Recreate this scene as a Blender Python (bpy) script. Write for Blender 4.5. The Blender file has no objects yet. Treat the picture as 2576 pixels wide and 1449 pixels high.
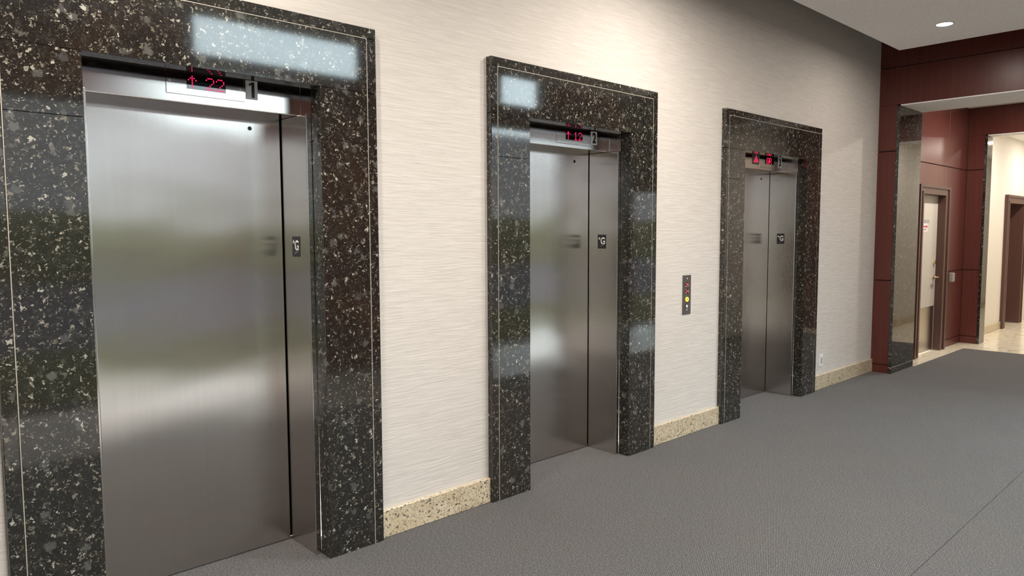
import bpy, bmesh, math, random
from mathutils import Vector, Matrix

sc = bpy.context.scene
C = sc.collection
W_IMG, H_IMG = 2576, 1449

# ------------------------------------------------------------------ camera
F_PX, YAW, PITCH, ROLL = 1812.9, 0.7531, -0.0756, -0.0034
CAM = Vector((0.0, -3.0895, 1.5785))
cam_d = bpy.data.cameras.new('camera')
cam_d.sensor_fit = 'HORIZONTAL'; cam_d.sensor_width = 36.0
cam_d.lens = F_PX / W_IMG * 36.0
cam_d.clip_start = 0.05; cam_d.clip_end = 400
cam = bpy.data.objects.new('camera', cam_d); C.objects.link(cam)
fw = Vector((math.sin(YAW)*math.cos(PITCH), math.cos(YAW)*math.cos(PITCH), math.sin(PITCH)))
rt = Vector((math.cos(YAW), -math.sin(YAW), 0)); up = rt.cross(fw)
r2 = rt*math.cos(ROLL) + up*math.sin(ROLL); u2 = -rt*math.sin(ROLL) + up*math.cos(ROLL)
mw = Matrix((r2, u2, -fw)).transposed().to_4x4(); mw.translation = CAM
cam.matrix_world = mw
sc.camera = cam

# ------------------------------------------------------------------ world, exposure
world = bpy.data.worlds.new('overcast_sky'); sc.world = world
world.use_nodes = True
wbg = world.node_tree.nodes['Background']
wbg.inputs['Color'].default_value = (0.80, 0.92, 1.0, 1); wbg.inputs['Strength'].default_value = 10.8
sc.view_settings.view_transform = 'Standard'
sc.view_settings.look = 'None'
sc.view_settings.gamma = 1.0
sc.view_settings.use_curve_mapping = False
sc.view_settings.exposure = 0.0

LAMP_W = 64.0            # power of one lobby downlight
LAMP_COL = (1.0, 0.92, 0.83)
Z_CEIL = 3.40            # suspended lobby ceiling
Z_TOP = 3.80             # structural ceiling over the slot
Z_ATRIUM = 4.40
Y_WALL = 0.04
X_FAR = 8.52             # panelled portal wall
Y_GLASS = -4.30
Y_HALL = -3.00           # the hall by the windows lies beyond this line
PX0, PX1, PY0, PY1 = -3.0, 7.908, -3.20, -0.358   # suspended ceiling extents

# ------------------------------------------------------------------ node helpers
def new_mat(name):
    m = bpy.data.materials.new(name); m.use_nodes = True
    nt = m.node_tree
    return m, nt, nt.nodes['Principled BSDF']
def N(nt, typ, **kw):
    n = nt.nodes.new(typ)
    for k, v in kw.items():
        if k in ('operation', 'blend_type', 'data_type', 'feature', 'noise_dimensions', 'wave_type', 'bands_direction', 'direction_type', 'uv_map', 'distance', 'clamp', 'rings_direction', 'interpolation_type', 'wave_profile'):
            setattr(n, k, v)
        else:
            n.inputs[k].default_value = v
    return n
def L(nt, a, b): nt.links.new(a, b)
def pos(nt, scale=(1, 1, 1), rot=(0, 0, 0), loc=(0, 0, 0)):
    g = nt.nodes.new('ShaderNodeNewGeometry'); mp = nt.nodes.new('ShaderNodeMapping')
    mp.inputs['Scale'].default_value = scale; mp.inputs['Rotation'].default_value = rot; mp.inputs['Location'].default_value = loc
    L(nt, g.outputs['Position'], mp.inputs['Vector']); return mp.outputs['Vector']
def noise(nt, vec, scale, detail=2.0, rough=0.5, dist=0.0):
    n = N(nt, 'ShaderNodeTexNoise', Scale=scale, Detail=detail, Roughness=rough, Distortion=dist)
    L(nt, vec, n.inputs['Vector']); return n
def ramp(nt, fac, stops, interp='LINEAR'):
    r = nt.nodes.new('ShaderNodeValToRGB'); r.color_ramp.interpolation = interp
    el = r.color_ramp.elements
    while len(el) < len(stops): el.new(0.5)
    for e, (p, c) in zip(el, stops):
        e.position = p; e.color = (c, c, c, 1) if isinstance(c, (int, float)) else (*c, 1)
    L(nt, fac, r.inputs['Fac']); return r.outputs['Color']
def mix(nt, fac, a, b, mode='MIX'):
    m = nt.nodes.new('ShaderNodeMix'); m.data_type = 'RGBA'; m.blend_type = mode
    for s, v in ((0, fac), (6, a), (7, b)):
        if hasattr(v, 'is_output') or hasattr(v, 'links'): L(nt, v, m.inputs[s])
        else: m.inputs[s].default_value = v if isinstance(v, float) else (*v, 1)
    return m.outputs[2]
def math_n(nt, op, a, b=None):
    m = nt.nodes.new('ShaderNodeMath'); m.operation = op
    for i, v in enumerate((a, b)):
        if v is None: continue
        if isinstance(v, (int, float)): m.inputs[i].default_value = v
        else: L(nt, v, m.inputs[i])
    return m.outputs[0]
def bump(nt, bsdf, h, strength, dist):
    b = nt.nodes.new('ShaderNodeBump'); b.inputs['Strength'].default_value = strength; b.inputs['Distance'].default_value = dist
    L(nt, h, b.inputs['Height']); L(nt, b.outputs['Normal'], bsdf.inputs['Normal'])
def flat(name, col, rough=0.5, metal=0.0, spec=0.5, emit=None, es=0.0):
    m, nt, p = new_mat(name)
    v = pos(nt); n = noise(nt, v, 35.0, 3.0)
    c = ramp(nt, n.outputs['Fac'], [(0.3, tuple(x*0.94 for x in col)), (0.7, tuple(min(1, x*1.05) for x in col))])
    L(nt, c, p.inputs['Base Color'])
    p.inputs['Roughness'].default_value = rough; p.inputs['Metallic'].default_value = metal
    p.inputs['Specular IOR Level'].default_value = spec
    if emit:
        p.inputs['Emission Color'].default_value = (*emit, 1); p.inputs['Emission Strength'].default_value = es
    return m

M = {}
# dark speckled granite
def granite_dark():
    m, nt, p = new_mat('dark_speckled_granite')
    v = pos(nt)
    nw = noise(nt, v, 60.0, 2.0)
    sub = nt.nodes.new('ShaderNodeVectorMath'); sub.operation = 'SUBTRACT'; sub.inputs[1].default_value = (0.5, 0.5, 0.5); L(nt, nw.outputs['Color'], sub.inputs[0])
    sc_ = nt.nodes.new('ShaderNodeVectorMath'); sc_.operation = 'SCALE'; sc_.inputs['Scale'].default_value = 0.045; L(nt, sub.outputs[0], sc_.inputs[0])
    ad = nt.nodes.new('ShaderNodeVectorMath'); ad.operation = 'ADD'; L(nt, v, ad.inputs[0]); L(nt, sc_.outputs[0], ad.inputs[1])
    wv = ad.outputs[0]
    big = noise(nt, v, 3.0, 3.0)
    base = ramp(nt, big.outputs['Fac'], [(0.3, (0.010, 0.011, 0.010)), (0.55, (0.014, 0.012, 0.010)), (0.75, (0.024, 0.016, 0.011))])
    mid = noise(nt, wv, 26.0, 4.0, 0.65)
    base = mix(nt, ramp(nt, mid.outputs['Fac'], [(0.5, 0.0), (0.72, 0.6)]), base, (0.045, 0.045, 0.040))
    fine = noise(nt, wv, 85.0, 5.0, 0.7)
    base = mix(nt, ramp(nt, fine.outputs['Fac'], [(0.52, 0.0), (0.75, 0.55)]), base, (0.085, 0.075, 0.058))
    def flecks(scale, prob, rad, soft, loc):
        mp = nt.nodes.new('ShaderNodeVectorMath'); mp.operation = 'ADD'; mp.inputs[1].default_value = loc; L(nt, wv, mp.inputs[0])
        vo = N(nt, 'ShaderNodeTexVoronoi', Scale=scale); L(nt, mp.outputs[0], vo.inputs['Vector'])
        sep = nt.nodes.new('ShaderNodeSeparateColor'); L(nt, vo.outputs['Color'], sep.inputs[0])
        on = math_n(nt, 'GREATER_THAN', sep.outputs[0], 1.0 - prob)
        r = math_n(nt, 'MULTIPLY', math_n(nt, 'ADD', math_n(nt, 'MULTIPLY', sep.outputs[1], 0.7), 0.45), rad)
        d = math_n(nt, 'SUBTRACT', r, vo.outputs['Distance'])
        k = math_n(nt, 'MULTIPLY', d, 1.0/soft); k.node.use_clamp = True
        return math_n(nt, 'MULTIPLY', k, on), sep.outputs[2]
    patch, pc = flecks(24.0, 0.20, 0.50, 0.2, (3.1, 1.7, 0.4))
    base = mix(nt, math_n(nt, 'MULTIPLY', patch, 0.75), base, mix(nt, pc, (0.05, 0.052, 0.05), (0.12, 0.118, 0.105)))
    f1, c1 = flecks(50.0, 0.48, 0.38, 0.13, (0, 0, 0))
    f2, c2 = flecks(95.0, 0.42, 0.48, 0.15, (7.3, 2.2, 5.1))
    tone = mix(nt, c1, (0.21, 0.17, 0.115), (0.40, 0.385, 0.33))
    base = mix(nt, math_n(nt, 'MULTIPLY', f1, math_n(nt, 'ADD', math_n(nt, 'MULTIPLY', c1, 0.65), 0.35)), base, tone)
    base = mix(nt, math_n(nt, 'MULTIPLY', f2, math_n(nt, 'ADD', math_n(nt, 'MULTIPLY', c2, 0.7), 0.15)), base, mix(nt, c2, (0.14, 0.115, 0.07), (0.34, 0.325, 0.28)))
    L(nt, base, p.inputs['Base Color'])
    p.inputs['Roughness'].default_value = 0.06
    p.inputs['Specular IOR Level'].default_value = 0.82
    return m
M['granite'] = granite_dark()

def granite_beige():
    m, nt, p = new_mat('beige_flecked_granite')
    v = pos(nt)
    n1 = noise(nt, v, 20.0, 3.0)
    base = ramp(nt, n1.outputs['Fac'], [(0.3, (0.60, 0.48, 0.31)), (0.7, (0.70, 0.60, 0.44))])
    n2 = noise(nt, v, 120.0, 3.0, 0.55, 0.6)
    base = mix(nt, ramp(nt, n2.outputs['Fac'], [(0.50, 0.0), (0.60, 0.75)]), base, (0.26, 0.21, 0.15))
    n3 = noise(nt, v, 75.0, 2.0, 0.5, 0.4)
    base = mix(nt, ramp(nt, n3.outputs['Fac'], [(0.60, 0.0), (0.66, 1.0)]), base, (0.07, 0.05, 0.04))
    L(nt, base, p.inputs['Base Color']); p.inputs['Roughness'].default_value = 0.3
    return m
M['base_granite'] = granite_beige()

def wallpaper():
    m, nt, p = new_mat('cream_horizontal_wallcovering')
    v = pos(nt, scale=(5.0, 5.0, 75.0)); n = noise(nt, v, 1.0, 3.0, 0.6, 0.25)
    v2 = pos(nt, scale=(9.0, 9.0, 190.0)); n2 = noise(nt, v2, 1.0, 2.0)
    h = math_n(nt, 'ADD', n.outputs['Fac'], math_n(nt, 'MULTIPLY', n2.outputs['Fac'], 0.5))
    c = ramp(nt, h, [(0.5, (0.60, 0.553, 0.508)), (1.0, (0.70, 0.650, 0.602))])
    # a faint smudge above the third elevator surround
    g = nt.nodes.new('ShaderNodeNewGeometry')
    dv = nt.nodes.new('ShaderNodeVectorMath'); dv.operation = 'SUBTRACT'; dv.inputs[1].default_value = (6.86, Y_WALL, 2.76); L(nt, g.outputs['Position'], dv.inputs[0])
    ds = nt.nodes.new('ShaderNodeVectorMath'); ds.operation = 'MULTIPLY'; ds.inputs[1].default_value = (70, 1, 32); L(nt, dv.outputs[0], ds.inputs[0])
    ln = nt.nodes.new('ShaderNodeVectorMath'); ln.operation = 'LENGTH'; L(nt, ds.outputs[0], ln.inputs[0])
    c = mix(nt, ramp(nt, ln.outputs['Value'], [(0.2, 0.35), (1.0, 0.0)]), c, (0.2, 0.19, 0.18))
    L(nt, c, p.inputs['Base Color']); p.inputs['Roughness'].default_value = 0.65
    p.inputs['Specular IOR Level'].default_value = 0.25
    bump(nt, p, h, 0.6, 0.0035)
    return m
M['wall'] = wallpaper()

def carpet():
    m, nt, p = new_mat('grey_ribbed_carpet')
    a = math.radians(27.0)
    v = pos(nt, rot=(0, 0, -a))
    wv = N(nt, 'ShaderNodeTexWave', wave_type='BANDS', bands_direction='Y', Scale=2*math.pi/20/0.0078*1.0, Distortion=0.6, Detail=1.0)
    wv.inputs['Detail Scale'].default_value = 1.0
    L(nt, v, wv.inputs['Vector'])
    v1 = pos(nt, rot=(0, 0, -a), scale=(95, 150, 150)); n1 = noise(nt, v1, 1.0, 3.0, 0.7)
    h = math_n(nt, 'ADD', math_n(nt, 'MULTIPLY', wv.outputs['Fac'], 0.36), math_n(nt, 'MULTIPLY', math_n(nt, 'SUBTRACT', n1.outputs['Fac'], 0.13), 1.36))
    c = ramp(nt, h, [(0.30, (0.018, 0.018, 0.0195)), (0.68, (0.070, 0.069, 0.071)), (1.0, (0.20, 0.193, 0.188))])
    n2 = noise(nt, pos(nt), 2.2, 3.0)
    c = mix(nt, ramp(nt, n2.outputs['Fac'], [(0.35, 0.0), (0.7, 0.35)]), c, mix(nt, 1.0, c, (1.15, 1.05, 0.93), 'MULTIPLY'))
    L(nt, c, p.inputs['Base Color']); p.inputs['Roughness'].default_value = 0.95
    p.inputs['Specular IOR Level'].default_value = 0.1
    p.inputs['Sheen Weight'].default_value = 0.15
    bump(nt, p, h, 0.7, 0.004)
    return m
M['carpet'] = carpet()

def steel(name, rough=0.22, aniso=0.5, col=(0.62, 0.58, 0.55), grain_vertical=True, wav=0.25):
    """brushed metal: a short-tailed anisotropic gloss, spread sideways by the upright grain"""
    m = bpy.data.materials.new(name); m.use_nodes = True; nt = m.node_tree
    nt.nodes.remove(nt.nodes['Principled BSDF'])
    p = nt.nodes.new('ShaderNodeBsdfAnisotropic'); p.distribution = 'BECKMANN'
    gs = (70, 70, 0.7) if grain_vertical else (0.7, 0.7, 110)
    n = noise(nt, pos(nt, scale=gs), 1.0, 2.0)
    c = ramp(nt, n.outputs['Fac'], [(0.3, tuple(x*0.97 for x in col)), (0.7, tuple(x*1.02 for x in col))])
    L(nt, c, p.inputs['Color'])
    p.inputs['Roughness'].default_value = rough; p.inputs['Anisotropy'].default_value = aniso
    t = nt.nodes.new('ShaderNodeTangent'); t.direction_type = 'UV_MAP'; t.uv_map = 'grain'
    L(nt, t.outputs[0], p.inputs['Tangent'])
    if wav > 0:
        nb = noise(nt, pos(nt, scale=(1.6, 1.6, 2.6)), 1.0, 1.0)
        bump(nt, p, nb.outputs['Fac'], wav, 0.02)
    L(nt, p.outputs[0], nt.nodes['Material Output'].inputs[0])
    return m
M['steel'] = steel('brushed_stainless_steel')
M['steel_h'] = steel('brushed_header_steel', rough=0.20, aniso=0.45, grain_vertical=False, wav=0.12)
M['steel_plain'] = steel('satin_steel_trim', rough=0.3, aniso=0.0, wav=0.0)

def wood(name, c0, c1, rough=0.32):
    m, nt, p = new_mat(name)
    n = noise(nt, pos(nt, scale=(38, 38, 1.6)), 1.0, 4.0, 0.6, 0.4)
    n2 = noise(nt, pos(nt, scale=(190, 190, 6)), 1.0, 2.0)
    f = math_n(nt, 'ADD', math_n(nt, 'MULTIPLY', n.outputs['Fac'], 0.75), math_n(nt, 'MULTIPLY', n2.outputs['Fac'], 0.25))
    L(nt, ramp(nt, f, [(0.32, c0), (0.68, c1)]), p.inputs['Base Color'])
    p.inputs['Roughness'].default_value = rough
    p.inputs['Specular IOR Level'].default_value = 0.45
    return m
M['mahogany'] = wood('red_mahogany_veneer', (0.085, 0.019, 0.014), (0.125, 0.031, 0.022))
M['brown'] = wood('dark_brown_painted_wood', (0.085, 0.038, 0.028), (0.105, 0.048, 0.036), 0.38)

def marble():
    m, nt, p = new_mat('cream_marble_tile')
    n = noise(nt, pos(nt, scale=(5, 9, 5)), 1.0, 6.0, 0.65, 1.2)
    n2 = noise(nt, pos(nt), 1.2, 3.0)
    c = ramp(nt, n.outputs['Fac'], [(0.32, (0.62, 0.53, 0.38)), (0.5, (0.86, 0.79, 0.63)), (0.75, (0.90, 0.85, 0.72))])
    c = mix(nt, math_n(nt, 'MULTIPLY', n2.outputs['Fac'], 0.3), c, (0.62, 0.52, 0.36))
    L(nt, c, p.inputs['Base Color']); p.inputs['Roughness'].default_value = 0.16
    return m
M['marble'] = marble()

def grass():
    m, nt, p = new_mat('mown_grass')
    n = noise(nt, pos(nt), 3.0, 5.0)
    L(nt, ramp(nt, n.outputs['Fac'], [(0.3, (0.037, 0.033, 0.016)), (0.7, (0.060, 0.054, 0.029))]), p.inputs['Base Color'])
    p.inputs['Roughness'].default_value = 0.95; p.inputs['Specular IOR Level'].default_value = 0.0
    return m
M['grass'] = grass()
M['asphalt'] = flat('wet_asphalt', (0.052, 0.045, 0.049), 0.95, spec=0.0)
M['facade'] = flat('grey_concrete_facade', (0.168, 0.152, 0.152), 0.9, spec=0.0)
M['taupe'] = flat('taupe_stone', (0.31, 0.265, 0.235), 0.4)
M['ceiling'] = flat('white_ceiling_paint', (0.94, 0.925, 0.915), 0.85, spec=0.2)
M['cream'] = flat('cream_corridor_paint', (0.72, 0.68, 0.61), 0.75, spec=0.2)
M['white_plastic'] = flat('white_plastic', (0.80, 0.80, 0.80), 0.4)
M['grey_plastic'] = flat('grey_plastic', (0.42, 0.42, 0.43), 0.45)
M['number_plate'] = flat('number_plate_white', (0.93, 0.93, 0.94), 0.4)
M['number_silver'] = flat('number_plate_silver', (0.70, 0.71, 0.72), 0.35)
M['black_ink'] = flat('black_ink', (0.012, 0.012, 0.014), 0.4)
M['sign_black'] = flat('matte_black_sign', (0.012, 0.013, 0.016), 0.45)
M['letter_white'] = flat('raised_white_letter', (0.62, 0.60, 0.58), 0.5)
M['inlay'] = flat('pale_inlay_strip', (0.42, 0.38, 0.32), 0.5)
M['screen'] = flat('black_display_glass', (0.006, 0.006, 0.008), 0.04)
M['red_screen'] = flat('dark_red_display_window', (0.05, 0.006, 0.010), 0.08)
M['led'] = flat('red_led', (0.6, 0.02, 0.06), 0.4, emit=(1.0, 0.015, 0.10), es=1.8)
M['led_dim'] = flat('dim_red_led', (0.5, 0.25, 0.25), 0.4, emit=(0.85, 0.22, 0.22), es=0.45)
M['lantern_red'] = flat('lit_red_lens', (0.5, 0.05, 0.10), 0.4, emit=(0.9, 0.035, 0.11), es=0.6)
M['lantern_lens'] = flat('smoked_lens', (0.17, 0.155, 0.155), 0.3)
M['plate_bronze'] = flat('dark_bronze_plate', (0.105, 0.09, 0.08), 0.42, metal=0.3)
M['button_lit'] = flat('lit_yellow_button', (0.8, 0.6, 0.1), 0.4, emit=(1.0, 0.72, 0.06), es=0.9)
M['button_dark'] = flat('dark_button_ring', (0.03, 0.03, 0.032), 0.35)
M['chrome'] = flat('bright_chrome', (0.75, 0.74, 0.72), 0.15, metal=1.0)
M['screw'] = flat('bright_screw_head', (0.82, 0.81, 0.79), 0.45)
M['reader'] = flat('beige_grey_plastic', (0.33, 0.31, 0.27), 0.5)
M['brass'] = flat('polished_brass', (0.72, 0.60, 0.34), 0.18, metal=1.0)
M['void'] = flat('unlit_shaft_lining', (0.012, 0.012, 0.012), 0.8)
M['head_black'] = flat('blackened_head_lining', (0.010, 0.010, 0.010), 0.22, spec=0.12)
M['door_grey'] = flat('warm_grey_painted_door', (0.66, 0.61, 0.53), 0.45)
M['paper'] = flat('white_notice_paper', (0.82, 0.80, 0.78), 0.6)
M['ink_red'] = flat('red_print', (0.65, 0.05, 0.08), 0.6)
M['aluminium'] = flat('dark_aluminium_mullion', (0.08, 0.08, 0.085), 0.4, metal=0.6)
M['lamp_lens'] = flat('glowing_lamp_lens', (0.9, 0.9, 0.9), 0.4, emit=(1.0, 0.95, 0.88), es=30.0)
M['lamp_trim'] = flat('white_lamp_trim', (0.75, 0.74, 0.72), 0.4)
M['leaf'] = flat('hedge_leaves', (0.060, 0.054, 0.029), 0.9, spec=0.0)
def pane():
    m = bpy.data.materials.new('clear_window_glass'); m.use_nodes = True; nt = m.node_tree
    nt.nodes.remove(nt.nodes['Principled BSDF'])
    t = nt.nodes.new('ShaderNodeBsdfTransparent'); t.inputs[0].default_value = (0.93, 0.96, 0.95, 1)
    g = nt.nodes.new('ShaderNodeBsdfGlossy'); g.inputs['Roughness'].default_value = 0.35
    mx = nt.nodes.new('ShaderNodeMixShader'); mx.inputs[0].default_value = 0.03; L(nt, t.outputs[0], mx.inputs[1]); L(nt, g.outputs[0], mx.inputs[2])
    L(nt, mx.outputs[0], nt.nodes['Material Output'].inputs[0]); return m
M['glass'] = pane()

# ------------------------------------------------------------------ mesh helpers
def wloc(o):
    v = Vector((0, 0, 0))
    while o is not None: v += o.location; o = o.parent
    return v
def box(bm, x0, x1, y0, y1, z0, z1, bev=0.0, seg=1):
    vs = [bm.verts.new((x, y, z)) for x in (x0, x1) for y in (y0, y1) for z in (z0, z1)]
    idx = [(0, 1, 3, 2), (4, 6, 7, 5), (0, 4, 5, 1), (2, 3, 7, 6), (0, 2, 6, 4), (1, 5, 7, 3)]
    fs = [bm.faces.new([vs[i] for i in f]) for f in idx]
    if bev > 0:
        es = list({e for f in fs for e in f.edges})
        bmesh.ops.bevel(bm, geom=es, offset=bev, segments=seg, affect='EDGES', profile=0.5)
def B(*a, bev=0.0, seg=1):
    bm = bmesh.new(); box(bm, *a, bev=bev, seg=seg); return bm
def disc(bm, c, r, n=16, axis='-y', h=0.0, ry=None):
    """a short cylinder facing the given axis; c is the centre of the face turned to the viewer"""
    ry = ry or r
    ring0, ring1 = [], []
    for i in range(n):
        a = 2*math.pi*i/n
        u, v = r*math.cos(a), ry*math.sin(a)
        if axis == '-y': p, q = (c[0]+u, c[1], c[2]+v), (c[0]+u, c[1]+h, c[2]+v)
        elif axis == '-x': p, q = (c[0], c[1]+u, c[2]+v), (c[0]+h, c[1]+u, c[2]+v)
        else: p, q = (c[0]+u, c[1]+v, c[2]), (c[0]+u, c[1]+v, c[2]+h)
        ring0.append(bm.verts.new(p)); ring1.append(bm.verts.new(q) if h else None)
    bm.faces.new(ring0)
    if h:
        for i in range(n):
            j = (i+1) % n; bm.faces.new((ring0[i], ring0[j], ring1[j], ring1[i]))
        bm.faces.new(list(reversed(ring1)))
def D(c, r, n=16, axis='-y', h=0.0, ry=None):
    bm = bmesh.new(); disc(bm, c, r, n, axis, h, ry); return bm
def poly(pts, axis, front, back):
    """extruded outline: pts are (u, z); axis '-y' -> u is x, axis '-x' -> u is y"""
    bm = bmesh.new()
    mk = (lambda u, z, d: (u, d, z)) if axis == '-y' else (lambda u, z, d: (d, u, z))
    a = [bm.verts.new(mk(u, z, front)) for u, z in pts]; b = [bm.verts.new(mk(u, z, back)) for u, z in pts]
    bm.faces.new(a); bm.faces.new(list(reversed(b)))
    for i in range(len(a)):
        j = (i+1) % len(a); bm.faces.new((a[i], a[j], b[j], b[i]))
    return bm
def add_uv(me):
    """grain UV: u runs vertically (z), v horizontally"""
    uv = me.uv_layers.new(name='grain')
    for p in me.polygons:
        n = p.normal
        for li in p.loop_indices:
            co = me.vertices[me.loops[li].vertex_index].co
            if abs(n.z) > 0.8: uv.data[li].uv = (co.y, co.x)
            elif abs(n.x) > abs(n.y): uv.data[li].uv = (co.z, co.y)
            else: uv.data[li].uv = (co.z, co.x)
def obj(name, bm, mat, parent=None, origin=None, uv=False, smooth=False):
    bmesh.ops.recalc_face_normals(bm, faces=bm.faces[:])
    if parent is not None: off = wloc(parent)
    else:
        if origin is None:
            xs = [v.co.x for v in bm.verts]; ys = [v.co.y for v in bm.verts]; zs = [v.co.z for v in bm.verts]
            origin = ((min(xs)+max(xs))/2, (min(ys)+max(ys))/2, min(zs))
        off = Vector(origin)
    loc = Vector((0, 0, 0)) if parent is not None else off
    for v in bm.verts: v.co -= off
    me = bpy.data.meshes.new(name); bm.to_mesh(me); bm.free()
    if smooth:
        for p in me.polygons: p.use_smooth = True
    me.materials.append(M[mat] if isinstance(mat, str) else mat)
    if uv: me.update(); add_uv(me)
    o = bpy.data.objects.new(name, me); C.objects.link(o)
    o.location = loc
    if parent is not None: o.parent = parent
    return o
def thing(name, label, cat, loc, group=None, kind=None):
    o = bpy.data.objects.new(name, None); C.objects.link(o); o.location = loc
    o.empty_display_size = 0.1
    tag(o, label, cat, group, kind); return o
def tag(o, label=None, cat=None, group=None, kind=None):
    if label: o['label'] = label
    if cat: o['category'] = cat
    if group: o['group'] = group
    if kind: o['kind'] = kind
    return o
def struct(name, bm, mat, label, cat=None, uv=False):
    return tag(obj(name, bm, mat, uv=uv), label, cat, kind='structure')
def text_bm(body, height, width, cx, cz, axis, d, bold=0.0, thick=0.0012):
    """letter outline as a bmesh, fitted to a box centred on (cx, cz) in the facing plane at depth d"""
    cu = bpy.data.curves.new('text', 'FONT'); cu.body = body; cu.size = 1.0; cu.offset = bold; cu.extrude = 0.0
    cu.resolution_u = 6
    to = bpy.data.objects.new('text', cu); C.objects.link(to)
    bpy.context.view_layer.update()
    me = bpy.data.meshes.new_from_object(to.evaluated_get(bpy.context.evaluated_depsgraph_get()))
    bpy.data.objects.remove(to); bpy.data.curves.remove(cu)
    bm = bmesh.new(); bm.from_mesh(me); bpy.data.meshes.remove(me)
    xs = [v.co.x for v in bm.verts]; ys = [v.co.y for v in bm.verts]
    sx = width/(max(xs)-min(xs)); sy = height/(max(ys)-min(ys)); mx, my = (max(xs)+min(xs))/2, (max(ys)+min(ys))/2
    for v in bm.verts:
        u, w = (v.co.x-mx)*sx, (v.co.y-my)*sy
        v.co = Vector((cx+u, d, cz+w)) if axis == '-y' else Vector((d, cx-u, cz+w))
    ret = bmesh.ops.extrude_face_region(bm, geom=bm.faces[:])
    dv = Vector((0, thick, 0)) if axis == '-y' else Vector((thick, 0, 0))
    for g in ret['geom']:
        if isinstance(g, bmesh.types.BMVert): g.co += dv
    return bm

GLYPH = {
    'UP': ['00100', '01110', '10101', '00100', '00100', '00100', '00100'],
    '1': ['00100', '01100', '00100', '00100', '00100', '00100', '01110'],
    '2': ['01110', '10001', '00001', '00010', '00100', '01000', '11111'],
    '6': ['00110', '01000', '10000', '11110', '10001', '10001', '01110'],
    '4': ['00010', '00110', '01010', '10010', '11111', '00010', '00010'],
    'G': ['0110', '1001', '1000', '1011', '1001', '1001', '0110'],
    'R': ['1110', '1001', '1001', '1110', '1010', '1001', '1001'],
}
def glyph_bm(placed, r, y):
    """placed: list of (char, x_left, z_top, pitch_x, pitch_z)"""
    bm = bmesh.new()
    for ch, x, z, px, pz in placed:
        for j, row in enumerate(GLYPH[ch]):
            for i, b in enumerate(row):
                if b == '1': disc(bm, (x+i*px, y, z-j*pz), r, 8, '-y', 0.0006)
    return bm

# ------------------------------------------------------------------ dimensions of the elevators
ZO, ZF, LEG = 2.262, 2.575, 0.307          # opening head, top of surround, leg width
YT, YJ, JW, YD = 0.190, 0.087, 0.0285, 0.354
ZJ = 2.145                                 # underside of the steel header
ELEV = [dict(x=0.7063, w=0.9726), dict(x=3.0474, w=0.9726), dict(x=5.5628, w=1.1397)]

# ------------------------------------------------------------------ the setting: wall with the elevators
bm = bmesh.new()
edges = [-3.0] + [v for e in ELEV for v in (e['x']-LEG-0.0005, e['x']+e['w']+LEG+0.0005)] + [X_FAR+0.02]
for k in range(0, len(edges), 2):
    box(bm, edges[k], edges[k+1], Y_WALL, 0.48, -0.01, ZF+0.0005)
box(bm, -3.0, X_FAR+0.02, Y_WALL, 0.48, ZF+0.0005, Z_TOP)
box(bm, -3.2, X_FAR+0.02, 0.48, 0.56, -0.06, Z_TOP)
struct('wall_left', bm, 'wall', 'cream textured wall that holds the three elevators', 'wall')

# beige granite baseboards between the surrounds
spans = [(-3.0, ELEV[0]['x']-LEG, 'beige granite baseboard at the left edge before the first elevator'),
         (ELEV[0]['x']+ELEV[0]['w']+LEG, ELEV[1]['x']-LEG, 'beige granite baseboard between elevators 1 and 2'),
         (ELEV[1]['x']+ELEV[1]['w']+LEG, ELEV[2]['x']-LEG, 'beige granite baseboard between elevators 2 and 3'),
         (ELEV[2]['x']+ELEV[2]['w']+LEG, X_FAR-0.001, 'beige granite baseboard between elevator 3 and the wood portal')]
for x0, x1, lab in spans:
    struct('baseboard_left', B(x0+0.001, x1-0.001, 0.02, Y_WALL+0.02, 0.0, 0.145, bev=0.003), 'base_granite', lab, 'baseboard')

# floor: carpet in two widths with a seam, cream marble around it
bm = bmesh.new()
box(bm, -3.0, 9.22, -1.999, 0.02, -0.012, 0.0)
box(bm, 9.22, 11.12, -1.999, -0.20, -0.012, 0.0)
for e in ELEV: box(bm, e['x']-0.02, e['x']+e['w']+0.02, 0.02, 0.385, -0.012, 0.0)
struct('floor', bm, 'carpet', 'grey ribbed carpet running along the elevators', 'carpet')
struct('floor', B(-3.0, 11.12, -2.70, -2.002, -0.012, 0.0), 'carpet', 'strip of grey carpet beyond the seam at bottom right', 'carpet')
struct('floor', B(-3.2, 18.5, -4.4, 0.3, -0.06, -0.0125), 'marble', 'cream marble floor showing past the carpet edge', 'floor')
bm = bmesh.new()
box(bm, 9.22, 11.12, -0.20, 0.06, -0.0124, -0.002); box(bm, 11.12, 18.4, -4.3, 0.2, -0.0124, -0.002)
struct('floor', bm, 'marble', 'polished cream marble border along the carpet', 'floor')

struct('floor', B(-3.0, 11.12, Y_GLASS, -2.70, -0.0124, -0.002), 'taupe', 'taupe stone floor by the windows, seen only in reflections', 'floor')

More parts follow.
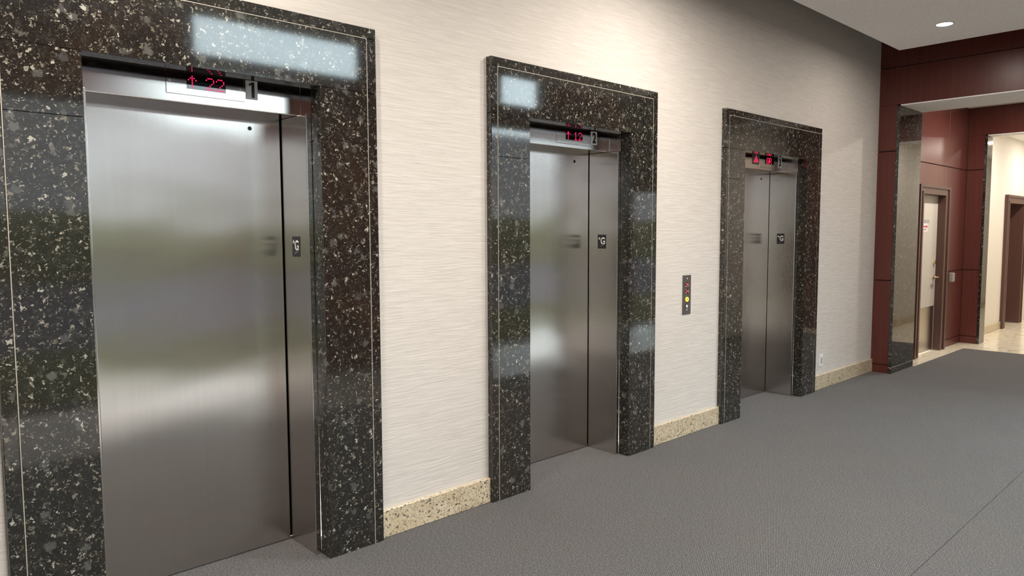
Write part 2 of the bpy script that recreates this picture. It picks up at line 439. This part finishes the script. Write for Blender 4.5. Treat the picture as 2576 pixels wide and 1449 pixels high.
# suspended ceiling of the lobby, the dark slot above it and the higher hall by the windows
struct('ceiling', B(PX0+0.3, PX1-0.35, PY0+0.1, PY1-0.35, Z_CEIL+0.03, Z_TOP), 'void', 'black block added above the suspended lobby ceiling to absorb light in the slot', 'ceiling')  # unseen block added to soak up light that enters the slot
struct('ceiling', B(PX0, PX1, PY0, PY1, Z_CEIL, Z_CEIL+0.03), 'ceiling', 'pale suspended lobby ceiling with a recessed downlight', 'ceiling')
struct('ceiling', B(-3.2, 9.2, -3.2, 0.5, Z_TOP, Z_TOP+0.1), 'void', 'slot ceiling above the suspended lobby ceiling, coloured black for shade', 'ceiling')  # black colour puts the shade of the slot into its ceiling
struct('ceiling', B(-3.2, 16.2, -4.5, -2.8, Z_ATRIUM, Z_ATRIUM+0.1), 'ceiling', 'high ceiling beside the entrance windows behind the photographer', 'ceiling')
struct('wall_hall', B(16.0, 16.2, -4.5, -2.8, -0.06, Z_ATRIUM), 'wall', 'cream end wall of the window hall, outside the picture', 'wall')
struct('wall_hall', B(9.22, 16.0, -3.0, -2.82, -0.06, Z_ATRIUM), 'wall', 'cream inner wall of the window hall, outside the picture', 'wall')
struct('wall_behind', B(-3.2, -3.0, -4.5, 0.5, -0.06, Z_ATRIUM), 'wall', 'cream end wall of the elevator lobby behind the photographer', 'wall')

# window wall opposite the elevators
openings = [(-2.60, 2.58, 0.0, 2.80), (2.66, 3.90, 0.0, 3.25), (2.66, 4.60, 3.34, 3.95), (6.45, 9.60, 0.0, 3.06), (9.70, 14.5, 0.0, 2.30), (6.75, 7.60, 3.34, 3.95)]
xs = sorted({-3.0, 16.2, *[v for o in openings for v in o[:2]]}); zs = sorted({-0.06, Z_ATRIUM, *[v for o in openings for v in o[2:]]})
bm = bmesh.new()
for i in range(len(xs)-1):
    for j in range(len(zs)-1):
        cx, cz = (xs[i]+xs[i+1])/2, (zs[j]+zs[j+1])/2
        if not any(o[0] < cx < o[1] and o[2] < cz < o[3] for o in openings):
            box(bm, xs[i], xs[i+1], Y_GLASS-0.2, Y_GLASS, zs[j], zs[j+1])
struct('wall_right', bm, 'mahogany', 'mahogany window wall facing the elevators, seen only in reflections', 'wall')
for n, o in enumerate(openings):
    w = thing('window_%d' % (n+1), 'glazed opening in the window wall, mirrored in the granite and steel', 'window', ((o[0]+o[1])/2, Y_GLASS-0.1, o[2]), kind='structure')
    obj('pane', B(o[0], o[1], Y_GLASS-0.103, Y_GLASS-0.097, o[2], o[3]), 'glass', w)
    bm = bmesh.new(); t = 0.03
    box(bm, o[0], o[0]+t, Y_GLASS-0.14, Y_GLASS-0.05, o[2], o[3]); box(bm, o[1]-t, o[1], Y_GLASS-0.14, Y_GLASS-0.05, o[2], o[3])
    box(bm, o[0]+t, o[1]-t, Y_GLASS-0.14, Y_GLASS-0.05, o[3]-t, o[3]); box(bm, o[0]+t, o[1]-t, Y_GLASS-0.14, Y_GLASS-0.05, o[2], o[2]+t)
    obj('window_frame', bm, 'aluminium', w)
# outdoors
struct('lawn', B(-40, 60, -9.0, Y_GLASS-0.2, -0.30, -0.10), 'grass', 'lawn outside the entrance windows, seen only in reflections', 'lawn')
struct('road', B(-40, 60, -26.0, -9.0, -0.30, -0.11), 'asphalt', 'pale road outside the entrance windows, seen only in reflections', 'road')
random.seed(4)
bm = bmesh.new(); bmesh.ops.create_grid(bm, x_segments=90, y_segments=10, size=0.5)
for v in bm.verts:
    u, t = v.co.x, v.co.y
    ang = (t+0.5)*math.pi
    v.co = Vector((u*100+10, -27.0+1.0*math.cos(ang)+random.uniform(-.12, .12), -0.3+2.7*math.sin(ang)**0.5+random.uniform(-.15, .15)))
struct('hedge', bm, 'leaf', 'clipped hedge across the road, seen only in reflections', 'hedge')

bd = thing('sky_screen_building', 'grey building added across the road to cover the low sky, seen only in reflections', 'building', (10, -34, -0.3), kind='structure')  # added so the doors mirror mid grey instead of low sky
obj('facade', B(-50, 70, -40, -34, -0.3, 7.9), 'facade', bd)
obj('parapet', B(-50.2, 70.2, -40.2, -33.8, 7.9, 8.35), 'facade', bd)
bd2 = thing('sky_screen_tower', 'taller grey block added across the road to cut sky light, seen only in reflections', 'building', (-30, -34, -0.3), kind='structure')  # unseen tower added to block sky light on the left
obj('facade', B(-75, 11.5, -40, -33.7, -0.3, 26.0), 'facade', bd2)
obj('parapet', B(-75.2, 11.7, -40.2, -33.5, 26.0, 26.6), 'facade', bd2)

# ------------------------------------------------------------------ far wall: mahogany portal
YP0, YP1, XJ, ZS = -0.146, -0.180, 9.215, 2.962
G = 0.004
bm = bmesh.new()
box(bm, X_FAR+0.018, XJ, YP0, 0.3, 0.0, ZS); box(bm, X_FAR+0.018, XJ, Y_HALL, 0.3, ZS, Z_ATRIUM)
box(bm, X_FAR+0.018, XJ, Y_HALL, -2.634, 0.0, ZS)
wf = struct('wall_far', bm, 'void', 'red mahogany portal wall at the end of the elevators', 'wall')
def panel(x0, x1, y0, y1, z0, z1, parent): return obj('panel', B(x0, x1, y0, y1, z0, z1, bev=0.0015), 'mahogany', parent)
for z0, z1 in ((0.0, 0.088), (0.096, 1.036), (1.046, 2.460), (2.470, ZS-0.001)):
    panel(X_FAR, X_FAR+0.02, YP0, Y_WALL, z0, z1, wf)
    panel(X_FAR, X_FAR+0.02, Y_HALL, -2.634, z0, z1, wf)
panel(X_FAR, X_FAR+0.02, Y_HALL, Y_WALL, ZS, 3.362, wf)
panel(X_FAR, X_FAR+0.02, Y_HALL, Y_WALL, 3.370, Z_TOP, wf)
so = obj('soffit', B(X_FAR+0.005, XJ, -2.60, YP1, ZS-0.012, ZS-0.001), 'ceiling', wf); so['label'] = 'pale painted soffit of the portal'
def granite_jamb(x0, x1, y0, y1, top, lab):
    r = thing('granite_jamb', lab, 'door jamb', ((x0+x1)/2, (y0+y1)/2, 0.0))
    obj('plinth', B(x0, x1, y0, y1, 0.0, 0.066, bev=0.001), 'granite', r)
    obj('inlay_strip', B(x0+0.002, x1-0.002, y0+0.001, y1-0.001, 0.0655, 0.0705), 'inlay', r)
    obj('slab', B(x0, x1, y0, y1, 0.070, top, bev=0.002), 'granite', r)
granite_jamb(X_FAR-0.001, XJ, YP1, YP0, ZS-0.013, 'polished dark granite jamb of the first mahogany portal')
granite_jamb(X_FAR-0.001, XJ, -2.634, -2.60, ZS-0.013, 'polished dark granite jamb across the portal, outside the picture')

# passage behind the portal
X2A, X2B, Y2P0, Y2P1, Z2 = 11.69, 11.94, -0.205, -0.238, 2.915
bm = bmesh.new()
for x0, x1, z0 in ((XJ, 9.70, 0), (10.87, X2A+0.02, 0), (9.70, 10.87, 2.15)): box(bm, x0, x1, 0.015, 0.3, z0-0.01, 3.3)
wp = struct('wall_passage', bm, 'void', 'mahogany panelled wall with the grey door, seen through the portal', 'wall')
rows = ((0.0, 0.096), (0.104, 1.038), (1.047, 2.438), (2.447, 3.3))
for z0, z1 in rows:
    panel(XJ, 9.702, 0.0, 0.016, z0, z1, wp)
    panel(10.868, 11.688, 0.0, 0.016, z0, z1, wp)
panel(9.704, 10.866, 0.0, 0.016, 2.165, 2.438, wp); panel(9.704, 10.866, 0.0, 0.016, 2.447, 3.3, wp)
struct('ceiling', B(XJ, X2B, -2.7, 0.1, 3.3, 3.4), 'ceiling', 'ceiling of the passage hidden behind the portal header', 'ceiling')
struct('wall_passage', B(XJ, X2B, -2.80, -2.63, -0.05, 3.3), 'cream', 'cream wall on the hidden side of the passage', 'wall')
# second portal
bm = bmesh.new()
box(bm, X2A+0.018, X2B, Y2P0, 0.3, 0.0, Z2); box(bm, X2A+0.018, X2B, -2.7, 0.3, Z2, 3.4); box(bm, X2A+0.018, X2B, -2.7, -1.63, 0.0, Z2)
wf2 = struct('wall_far', bm, 'void', 'second mahogany portal leading to the cream corridor', 'wall')
for z0, z1 in rows[:3]:
    panel(X2A, X2A+0.02, Y2P0, -0.001, z0, z1, wf2); panel(X2A, X2A+0.02, -2.62, -1.63, z0, z1, wf2)
panel(X2A, X2A+0.02, Y2P0, -0.001, 2.447, Z2-0.001, wf2); panel(X2A, X2A+0.02, -2.62, -1.63, 2.447, Z2-0.001, wf2)
panel(X2A, X2A+0.02, -2.62, -0.001, Z2, 3.3, wf2)
so = obj('soffit', B(X2A+0.005, X2B, -1.60, Y2P1, Z2-0.012, Z2-0.001), 'ceiling', wf2)
granite_jamb(X2A-0.001, X2B, Y2P1, Y2P0, Z2-0.013, 'narrow dark granite jamb of the second, farther portal')
# cream corridor
bm = bmesh.new()
for x0, x1, z0 in ((X2B, 13.80, 0), (15.06, 18.4, 0), (13.80, 15.06, 2.16)): box(bm, x0, x1, 0.0, 0.3, z0-0.01, 3.2)
struct('wall_corridor', bm, 'cream', 'bright cream corridor wall beyond the second portal', 'wall')
struct('wall_corridor', B(X2B, 18.4, -1.85, -1.65, -0.05, 3.2), 'cream', 'opposite cream corridor wall, mirrored in the granite jamb', 'wall')
struct('wall_corridor', B(18.4, 18.6, -1.85, 0.3, -0.05, 3.2), 'cream', 'cream end wall of the far corridor', 'wall')
struct('ceiling', B(X2B, 18.6, -1.85, 0.3, 3.1, 3.2), 'ceiling', 'pale ceiling of the cream corridor', 'ceiling')
struct('baseboard_corridor', B(X2B, 13.80, -0.018, 0.01, 0.0, 0.115, bev=0.003), 'base_granite', 'beige stone baseboard below the cream corridor wall', 'baseboard')
struct('baseboard_corridor', B(X2B, 18.4, -1.66, -1.632, 0.0, 0.115, bev=0.003), 'base_granite', 'beige stone baseboard mirrored in the granite jamb', 'baseboard')

# ------------------------------------------------------------------ elevators
def surround(e, lab):
    x, w = e['x'], e['w']
    xl, xr = x-LEG, x+w+LEG
    r = thing('elevator_surround', lab, 'door surround', ((xl+xr)/2, YJ, 0.0), 'granite surrounds of the elevators')
    b, s, yb = 0.050, 0.0032, YJ
    gj = 0.0006
    for x0, x1 in ((xl, xl+b), (xr-b, xr)):
        obj('border_slab', B(x0, x1, 0.0, yb, 0.0, ZO-gj, bev=0.003), 'granite', r)
        obj('border_slab', B(x0, x1, 0.0, yb, ZO+gj, ZF-b-0.0005, bev=0.003), 'granite', r)
    xm = (xl+xr)/2 - 0.27
    obj('border_slab', B(xl, xm-gj, 0.0, yb, ZF-b, ZF, bev=0.003), 'granite', r)
    obj('border_slab', B(xm+gj, xr, 0.0, yb, ZF-b, ZF, bev=0.003), 'granite', r)
    obj('inlay_strip', B(xl+b, xl+b+s, 0.0012, 0.02, 0.0, ZF-b), 'inlay', r)
    obj('inlay_strip', B(xr-b-s, xr-b, 0.0012, 0.02, 0.0, ZF-b), 'inlay', r)
    obj('inlay_strip', B(xl+b+s, xr-b-s, 0.0012, 0.02, ZF-b-s, ZF-b), 'inlay', r)
    for x0, x1 in ((xl+b+s, x), (x+w, xr-b-s)):
        obj('leg_slab', B(x0, x1, 0.0, yb, 0.0, 2.018-gj, bev=0.0012), 'granite', r)
        obj('leg_slab', B(x0, x1, 0.0, yb, 2.018+gj, ZO-gj, bev=0.0012), 'granite', r)
    obj('lintel_slab', B(xl+b+s, xr-b-s, 0.0, yb, ZO+gj, ZF-b-s, bev=0.0012), 'granite', r)
    obj('backing', B(xl+0.06, x-0.001, 0.015, yb-0.01, 0.0, ZF-0.08), 'void', r)
    obj('backing', B(x+w+0.001, xr-0.06, 0.015, yb-0.01, 0.0, ZF-0.08), 'void', r)
    return r

def doorway(e, lab, number, plate, scr, num, led, face_mat):
    x, w = e['x'], e['w']
    r = thing('elevator_door', lab, 'elevator door', (x+w/2, YD, 0.0), 'stainless elevator doors')
    xr = x+w
    # door leaf, jambs, header
    leaf = obj('door_leaf', B(x+JW-0.02, xr-JW-0.007, YD, YD+0.03, 0.006, ZJ+0.03), 'steel', r, uv=True)
    ho = obj('key_hole', D((e['hole'][0], YD-0.0015, e['hole'][1]), 0.010, 16, '-y', 0.004), 'black_ink', leaf)
    obj('shaft_lining', B(x-0.02, xr+0.02, YD+0.035, YD+0.05, 0.0, 2.5), 'void', r)
    for x0, x1 in ((x, x+JW), (xr-JW, xr)):
        bm = bmesh.new(); box(bm, x0, x1, YJ+0.001, YD+0.03, 0.0, ZJ, bev=0.003, seg=2)
        obj('jamb', bm, 'steel', r, uv=True)
    hd = obj('header', B(x-0.002, xr+0.002, YT, YD+0.032, ZJ+0.001, 2.42, bev=0.005, seg=2), 'steel_h', r, uv=True)
    for x0, x1 in ((x-0.012, x), (xr, xr+0.012)):
        obj('side_lining', B(x0, x1, YJ+0.001, YT+0.01, ZJ, 2.42), 'steel_h', r, uv=True)
    obj('head_lining', B(x, xr, YJ+0.001, YT, 2.287, 2.31), 'head_black', r)
    # indicator plate with display
    px0, px1, pz0, pz1 = plate
    y1 = YT-0.0025
    ip = obj('indicator_plate', B(px0, px1, y1, YT+0.002, pz0, pz1, bev=0.0018), 'steel_h', r, uv=True)
    s0, s1, q0, q1 = scr
    so_ = obj('display', B(s0, s1, y1-0.0008, y1+0.002, q0, q1), 'screen', ip)
    yl = y1-0.0016
    if led == 'GR':
        h = (q1-q0)*0.78; pz = h/6; top = (q0+q1)/2+h/2; pxx = 0.0118
        xg = s0+0.036
        bm = glyph_bm([('G', xg, top, pxx, pz), ('R', xg+0.050, top, pxx, pz)], 0.0040, yl)
    else:
        h = (q1-q0)*0.80; pz = h/6; top = (q0+q1)/2+h/2; pxx = 0.0079
        xs1 = s1-0.009-4*pxx
        bm = glyph_bm([('UP', s0+0.008, top, pxx, pz), (led[0], xs1-5.6*pxx, top, pxx, pz), (led[1], xs1, top, pxx, pz)], 0.0029, yl)
    lo = obj('led_digits', bm, 'led', ip); lo['label'] = 'red dot matrix floor readout'
    # screws of the plate
    for sx in ((px0+0.016), (px1-0.020)):
        obj('screw', D((sx, y1-0.001, (q0+q1)/2-0.004), 0.0042, 10, '-y', 0.002), 'screw', ip)
    # number plate
    n0, n1, m0, m1 = num
    npl = obj('number_plate', B(n0, n1, YT-0.0045, YT+0.001, m0, m1, bev=0.0006), face_mat, r); npl['label'] = 'plate with elevator number %s' % number
    wd = {'1': 0.40, '2': 0.62, '3': 0.58}[number]
    if number == '1':
        pw, ph = n1-n0, m1-m0
        q = [(0.46, 0.08), (0.73, 0.08), (0.70, 0.92), (0.53, 0.92), (0.25, 0.80), (0.25, 0.70), (0.46, 0.78)]
        obj('numeral', poly([(n0+pw*u, m0+ph*v) for u, v in q], '-y', YT-0.0055, YT-0.0040), 'black_ink', npl)
    else: obj('numeral', text_bm(number, (m1-m0)*0.80, (n1-n0)*wd, (n0+n1)/2, (m0+m1)/2, '-y', YT-0.0055, bold=0.035), 'black_ink', npl)
    # tactile floor sign on the right jamb
    sx = xr-JW
    ya, yb_, za, zb = 0.1795, 0.2545, 1.468, 1.568
    if number != '1': ya, yb_ = 0.1925, 0.2660
    fs = obj('floor_sign', B(sx-0.003, sx+0.001, ya, yb_, za, zb, bev=0.0006), 'sign_black', r); fs['label'] = 'black tactile floor sign with a white G and star'
    cy = (ya+yb_)/2; wS = yb_-ya; hS = zb-za
    # seen from the left, the viewer's right is toward -y
    obj('letter', text_bm('G', hS*0.52, wS*0.52, cy-wS*0.14, za+hS*0.54, '-x', sx-0.0042, bold=0.03), 'letter_white', fs)
    pts = []
    for k in range(10):
        a = math.pi/2+k*math.pi/5; rr = 0.0115 if k % 2 == 0 else 0.0048
        pts.append((cy+wS*0.27+rr*math.cos(a), za+hS*0.72+rr*math.sin(a)))
    obj('star', poly(pts, '-x', sx-0.0042, sx-0.002), 'letter_white', fs)
    bm = bmesh.new()
    for k, (dy, dz) in enumerate(((0.010, 0), (0.002, 0.003), (-0.004, 0.004), (-0.010, 0.006))):
        disc(bm, (sx-0.0042, cy+dy, za+hS*0.16+dz), 0.0017, 6, '-x', 0.0015)
    obj('braille', bm, 'grey_plastic', fs)
    return r

ELEV[0]['hole'] = (1.493, 2.089); ELEV[1]['hole'] = (3.836, 2.083); ELEV[2]['hole'] = (6.506, 2.09)
surround(ELEV[0], 'wide dark granite surround of elevator 1, largest and nearest')
surround(ELEV[1], 'dark granite surround of elevator 2, the middle one')
surround(ELEV[2], 'dark granite surround of elevator 3, farthest, next to the wood portal')
doorway(ELEV[0], 'brushed steel door of elevator 1 with its 22 floor display', '1', (1.061, 1.402, 2.181, 2.335), (1.147, 1.316, 2.209, 2.269), (1.409, 1.463, 2.197, 2.281), '22', 'number_silver')
doorway(ELEV[1], 'brushed steel door of elevator 2 with its 12 floor display', '2', (3.473, 3.815, 2.170, 2.335), (3.564, 3.731, 2.198, 2.256), (3.820, 3.881, 2.185, 2.275), '12', 'number_plate')
r3 = doorway(ELEV[2], 'brushed steel door of elevator 3 with a red arrow lantern', '3', (6.153, 6.600, 2.172, 2.335), (6.250, 6.421, 2.206, 2.267), (6.502, 6.571, 2.188, 2.280), 'GR', 'number_plate')
ln = obj('lantern_lens', B(6.025, 6.148, YT-0.004, YT+0.001, 2.192, 2.302, bev=0.004, seg=2), 'lantern_lens', r3)
obj('lantern_arrow', poly([(6.036, 2.208), (6.137, 2.208), (6.122, 2.226), (6.087, 2.272), (6.051, 2.226)], '-y', YT-0.0055, YT-0.003), 'lantern_red', ln)

# ------------------------------------------------------------------ small things on the elevator wall
cx, z0, z1, hw = 4.781, 0.949, 1.253, 0.055
cp = thing('call_panel', 'dark call button panel with a lit yellow button between elevators 2 and 3', 'call panel', (cx, Y_WALL, z0))
yf = Y_WALL-0.006
obj('plate', B(cx-hw, cx+hw, yf, Y_WALL+0.002, z0, z1, bev=0.002), 'plate_bronze', cp)
H = z1-z0
def zz(t): return z1-H*t
for t0, t1, g in ((0.18, 0.30, '6'), (0.35, 0.47, '4')):
    d_ = obj('display', B(cx-0.030, cx+0.026, yf-0.001, yf+0.002, zz(t1), zz(t0), bev=0.0006), 'red_screen', cp)
    ztop = zz(t0)-0.006; pz = (zz(t0)-zz(t1)-0.012)/6
    obj('led_digits', glyph_bm([('2', cx-0.0265, ztop, 0.0050, pz), (g, cx+0.0015, ztop, 0.0050, pz)], 0.0024, yf-0.002), 'led_dim', d_)
bt = obj('up_button', D((cx-0.002, yf-0.006, zz(0.615)), 0.0185, 24, '-y', 0.008), 'button_lit', cp); bt['label'] = 'lit yellow up button'
obj('arrow', poly([(cx-0.0045, zz(0.615)-0.008), (cx+0.0005, zz(0.615)-0.008), (cx+0.0005, zz(0.615)+0.001), (cx+0.005, zz(0.615)+0.001), (cx-0.002, zz(0.615)+0.009), (cx-0.009, zz(0.615)+0.001), (cx-0.0045, zz(0.615)+0.001)], '-y', yf-0.0068, yf-0.005), 'button_dark', bt)
obj('button_ring', D((cx-0.002, yf-0.002, zz(0.785)), 0.0185, 24, '-y', 0.004), 'button_dark', cp)
obj('key_switch', D((cx-0.004, yf-0.005, zz(0.79)), 0.0125, 20, '-y', 0.006), 'number_silver', cp)
for t in (0.085, 0.88): obj('screw', D((cx, yf-0.0015, zz(t)), 0.0055, 12, '-y', 0.003), 'screw', cp)

ox, oz0, oz1 = 7.212, 0.226, 0.346
ot = thing('wall_outlet', 'white wall outlet plate beside elevator 3 above the baseboard', 'outlet', (ox, Y_WALL, oz0))
obj('cover_plate', B(ox-0.041, ox+0.041, Y_WALL-0.006, Y_WALL+0.002, oz0, oz1, bev=0.003), 'white_plastic', ot)
obj('receptacle', B(ox-0.012, ox+0.022, Y_WALL-0.008, Y_WALL-0.004, oz0+0.028, oz1-0.030, bev=0.001), 'grey_plastic', ot)

# ------------------------------------------------------------------ doors beyond the portal
def casing(r, xo0, xi0, xi1, xo1, zi, zo, y, ymid):
    """stepped casing: a raised back band, a flat and an inner bead, mitred as three lengths"""
    for nm, a, b in (('left', xo0, xi0), ('right', xi1, xo1)):
        bm = bmesh.new()
        s = 1 if nm == 'left' else -1
        o, i = (a, b) if nm == 'left' else (b, a)
        for t0, t1, yy in ((0.0, 0.28, y), (0.28, 0.72, y+0.016), (0.72, 1.0, y+0.008)):
            p, q = sorted((o+(i-o)*t0, o+(i-o)*t1)); box(bm, p, q, yy, ymid+0.02, 0.0, zo if t0 == 0 else zi+(zo-zi)*(1-t0))
        obj('casing', bm, 'brown', r)
    bm = bmesh.new(); hgt = zo-zi; wl = xi0-xo0; wr = xo1-xi1
    for t0, t1, yy in ((0.0, 0.28, y), (0.28, 0.72, y+0.016), (0.72, 1.0, y+0.008)):
        box(bm, xo0+wl*0.28 if t0 == 0 else xo0+wl*t0, xo1-wr*0.28 if t0 == 0 else xo1-wr*t0, yy-0.0004, ymid+0.02, zo-hgt*t1, zo-hgt*t0)
    obj('casing', bm, 'brown', r)
d1 = thing('door_1', 'grey passage door in a brown frame, with notice and lever handle', 'door', (10.27, 0.05, 0.0), kind='structure')
casing(d1, 9.70, 9.86, 10.70, 10.87, 2.055, 2.165, -0.045, 0.0)
bm = bmesh.new()
box(bm, 9.80, 9.862, 0.0, 0.12, 0.0, 2.10); box(bm, 10.698, 10.80, 0.0, 0.12, 0.0, 2.10); box(bm, 9.862, 10.698, 0.0, 0.12, 2.053, 2.12)
obj('frame', bm, 'brown', d1)
lf = obj('door_leaf', B(9.864, 10.694, 0.055, 0.10, 0.006, 2.05), 'door_grey', d1)
kp = obj('kick_plate', B(9.90, 10.668, 0.052, 0.056, 0.012, 0.60), 'steel_plain', lf, uv=True); kp['label'] = 'stainless kick plate'
nt_ = obj('notice', B(10.02, 10.315, 0.0535, 0.056, 1.575, 1.685), 'paper', lf); nt_['label'] = 'white notice with red print'
bm = bmesh.new()
box(bm, 10.22, 10.305, 0.0525, 0.0537, 1.638, 1.660); box(bm, 10.10, 10.21, 0.0525, 0.0537, 1.640, 1.655)
box(bm, 10.10, 10.24, 0.0525, 0.0537, 1.604, 1.612); box(bm, 10.222, 10.25, 0.0525, 0.0537, 1.612, 1.626)
obj('notice_print', bm, 'ink_red', lf)
obj('name_plate', B(10.10, 10.37, 0.0525, 0.056, 1.70, 1.738), 'grey_plastic', lf)
lv = bmesh.new()
disc(lv, (10.615, 0.045, 0.985), 0.030, 20, '-y', 0.012); disc(lv, (10.615, 0.0, 0.985), 0.012, 12, '-y', 0.05)
box(lv, 10.505, 10.628, -0.012, 0.006, 0.975, 0.996, bev=0.004)
obj('lever_handle', lv, 'brass', lf)
obj('deadbolt', D((10.612, 0.03, 1.18), 0.026, 18, '-y', 0.026), 'brass', lf)
obj('lock_cylinder', D((10.585, 0.047, 0.845), 0.014, 14, '-y', 0.01), 'grey_plastic', lf)
d2 = thing('door_2', 'dark brown recessed corridor door at the right edge', 'door', (14.43, 0.0, 0.0), kind='structure')
casing(d2, 13.80, 13.96, 14.90, 15.06, 2.045, 2.175, -0.05, 0.0)
bm = bmesh.new()
box(bm, 13.90, 13.962, 0.0, 0.24, 0.0, 2.1); box(bm, 14.898, 14.96, 0.0, 0.24, 0.0, 2.1); box(bm, 13.962, 14.898, 0.0, 0.24, 2.043, 2.1)
obj('frame', bm, 'brown', d2)
obj('door_leaf', B(13.964, 14.896, 0.17, 0.215, 0.006, 2.04), 'brown', d2)
cr = thing('card_reader', 'small grey card reader on mahogany beside the passage door', 'card reader', (11.13, 0.0, 0.885))
obj('housing', B(11.085, 11.175, -0.045, 0.0, 0.895, 1.02, bev=0.006, seg=2), 'reader', cr)
obj('face', B(11.092, 11.168, -0.049, -0.043, 0.902, 1.013, bev=0.003), 'reader', cr)

# ------------------------------------------------------------------ recessed downlights
def downlight(x, y, z, watt, lab, grp, rad=0.062):
    r = thing('ceiling_light', lab, 'ceiling light', (x, y, z), grp)
    bm = bmesh.new(); n = 28; rings = []
    for rr, zz_ in ((rad+0.018, z), (rad+0.016, z-0.005), (rad+0.002, z-0.006), (rad, z-0.001)):
        rings.append([bm.verts.new((x+rr*math.cos(2*math.pi*i/n), y+rr*math.sin(2*math.pi*i/n), zz_)) for i in range(n)])
    for a, b in zip(rings, rings[1:]):
        for i in range(n):
            j = (i+1) % n; bm.faces.new((a[i], a[j], b[j], b[i]))
    obj('trim_ring', bm, 'lamp_trim', r, smooth=True)
    obj('lens', D((x, y, z-0.002), rad, 28, 'z', 0.0015), 'lamp_lens', r)
    ld = bpy.data.lights.new('downlight', 'AREA'); ld.shape = 'DISK'; ld.size = rad*1.9; ld.energy = watt; ld.color = LAMP_COL
    lo = bpy.data.objects.new('lamp_light', ld); C.objects.link(lo); lo.location = (0, 0, -0.008); lo.parent = r
downlight(7.21, -0.962, Z_CEIL, LAMP_W*0.15, 'round recessed downlight glowing in the lobby ceiling', 'lobby downlights')
for x, y, k, lab in (
        (3.95, -0.962, 0.50, 'downlight in the lobby ceiling above the middle elevator, outside the picture'),
        (0.70, -0.962, 0.62, 'downlight in the lobby ceiling above the nearest elevator, outside the picture'),
        (-2.0, -0.962, 0.45, 'downlight in the lobby ceiling behind the photographer, at the end wall'),
        (7.21, -2.20, 0.28, 'added fill downlight facing the farthest elevator, outside the picture'),  # this second row is added to light the carpet and lower wall
        (3.95, -2.20, 1.30, 'added fill downlight facing the middle elevator, outside the picture'),
        (0.70, -2.20, 1.20, 'added fill downlight facing the nearest elevator, outside the picture')):
    downlight(x, y, Z_CEIL, LAMP_W*k, lab, 'lobby downlights')
downlight(10.3, -1.1, 3.3, 55.0, 'downlight of the passage, hidden by the portal header', 'passage downlights')
for x, lab in ((12.5, 'nearest downlight of the cream corridor, hidden by the portals'),
               (14.5, 'downlight above the brown corridor door, hidden by the portals'),
               (16.5, 'downlight at the far end of the cream corridor, hidden by the portals')):
    downlight(x, -0.85, 3.1, 29.0, lab, 'corridor downlights')
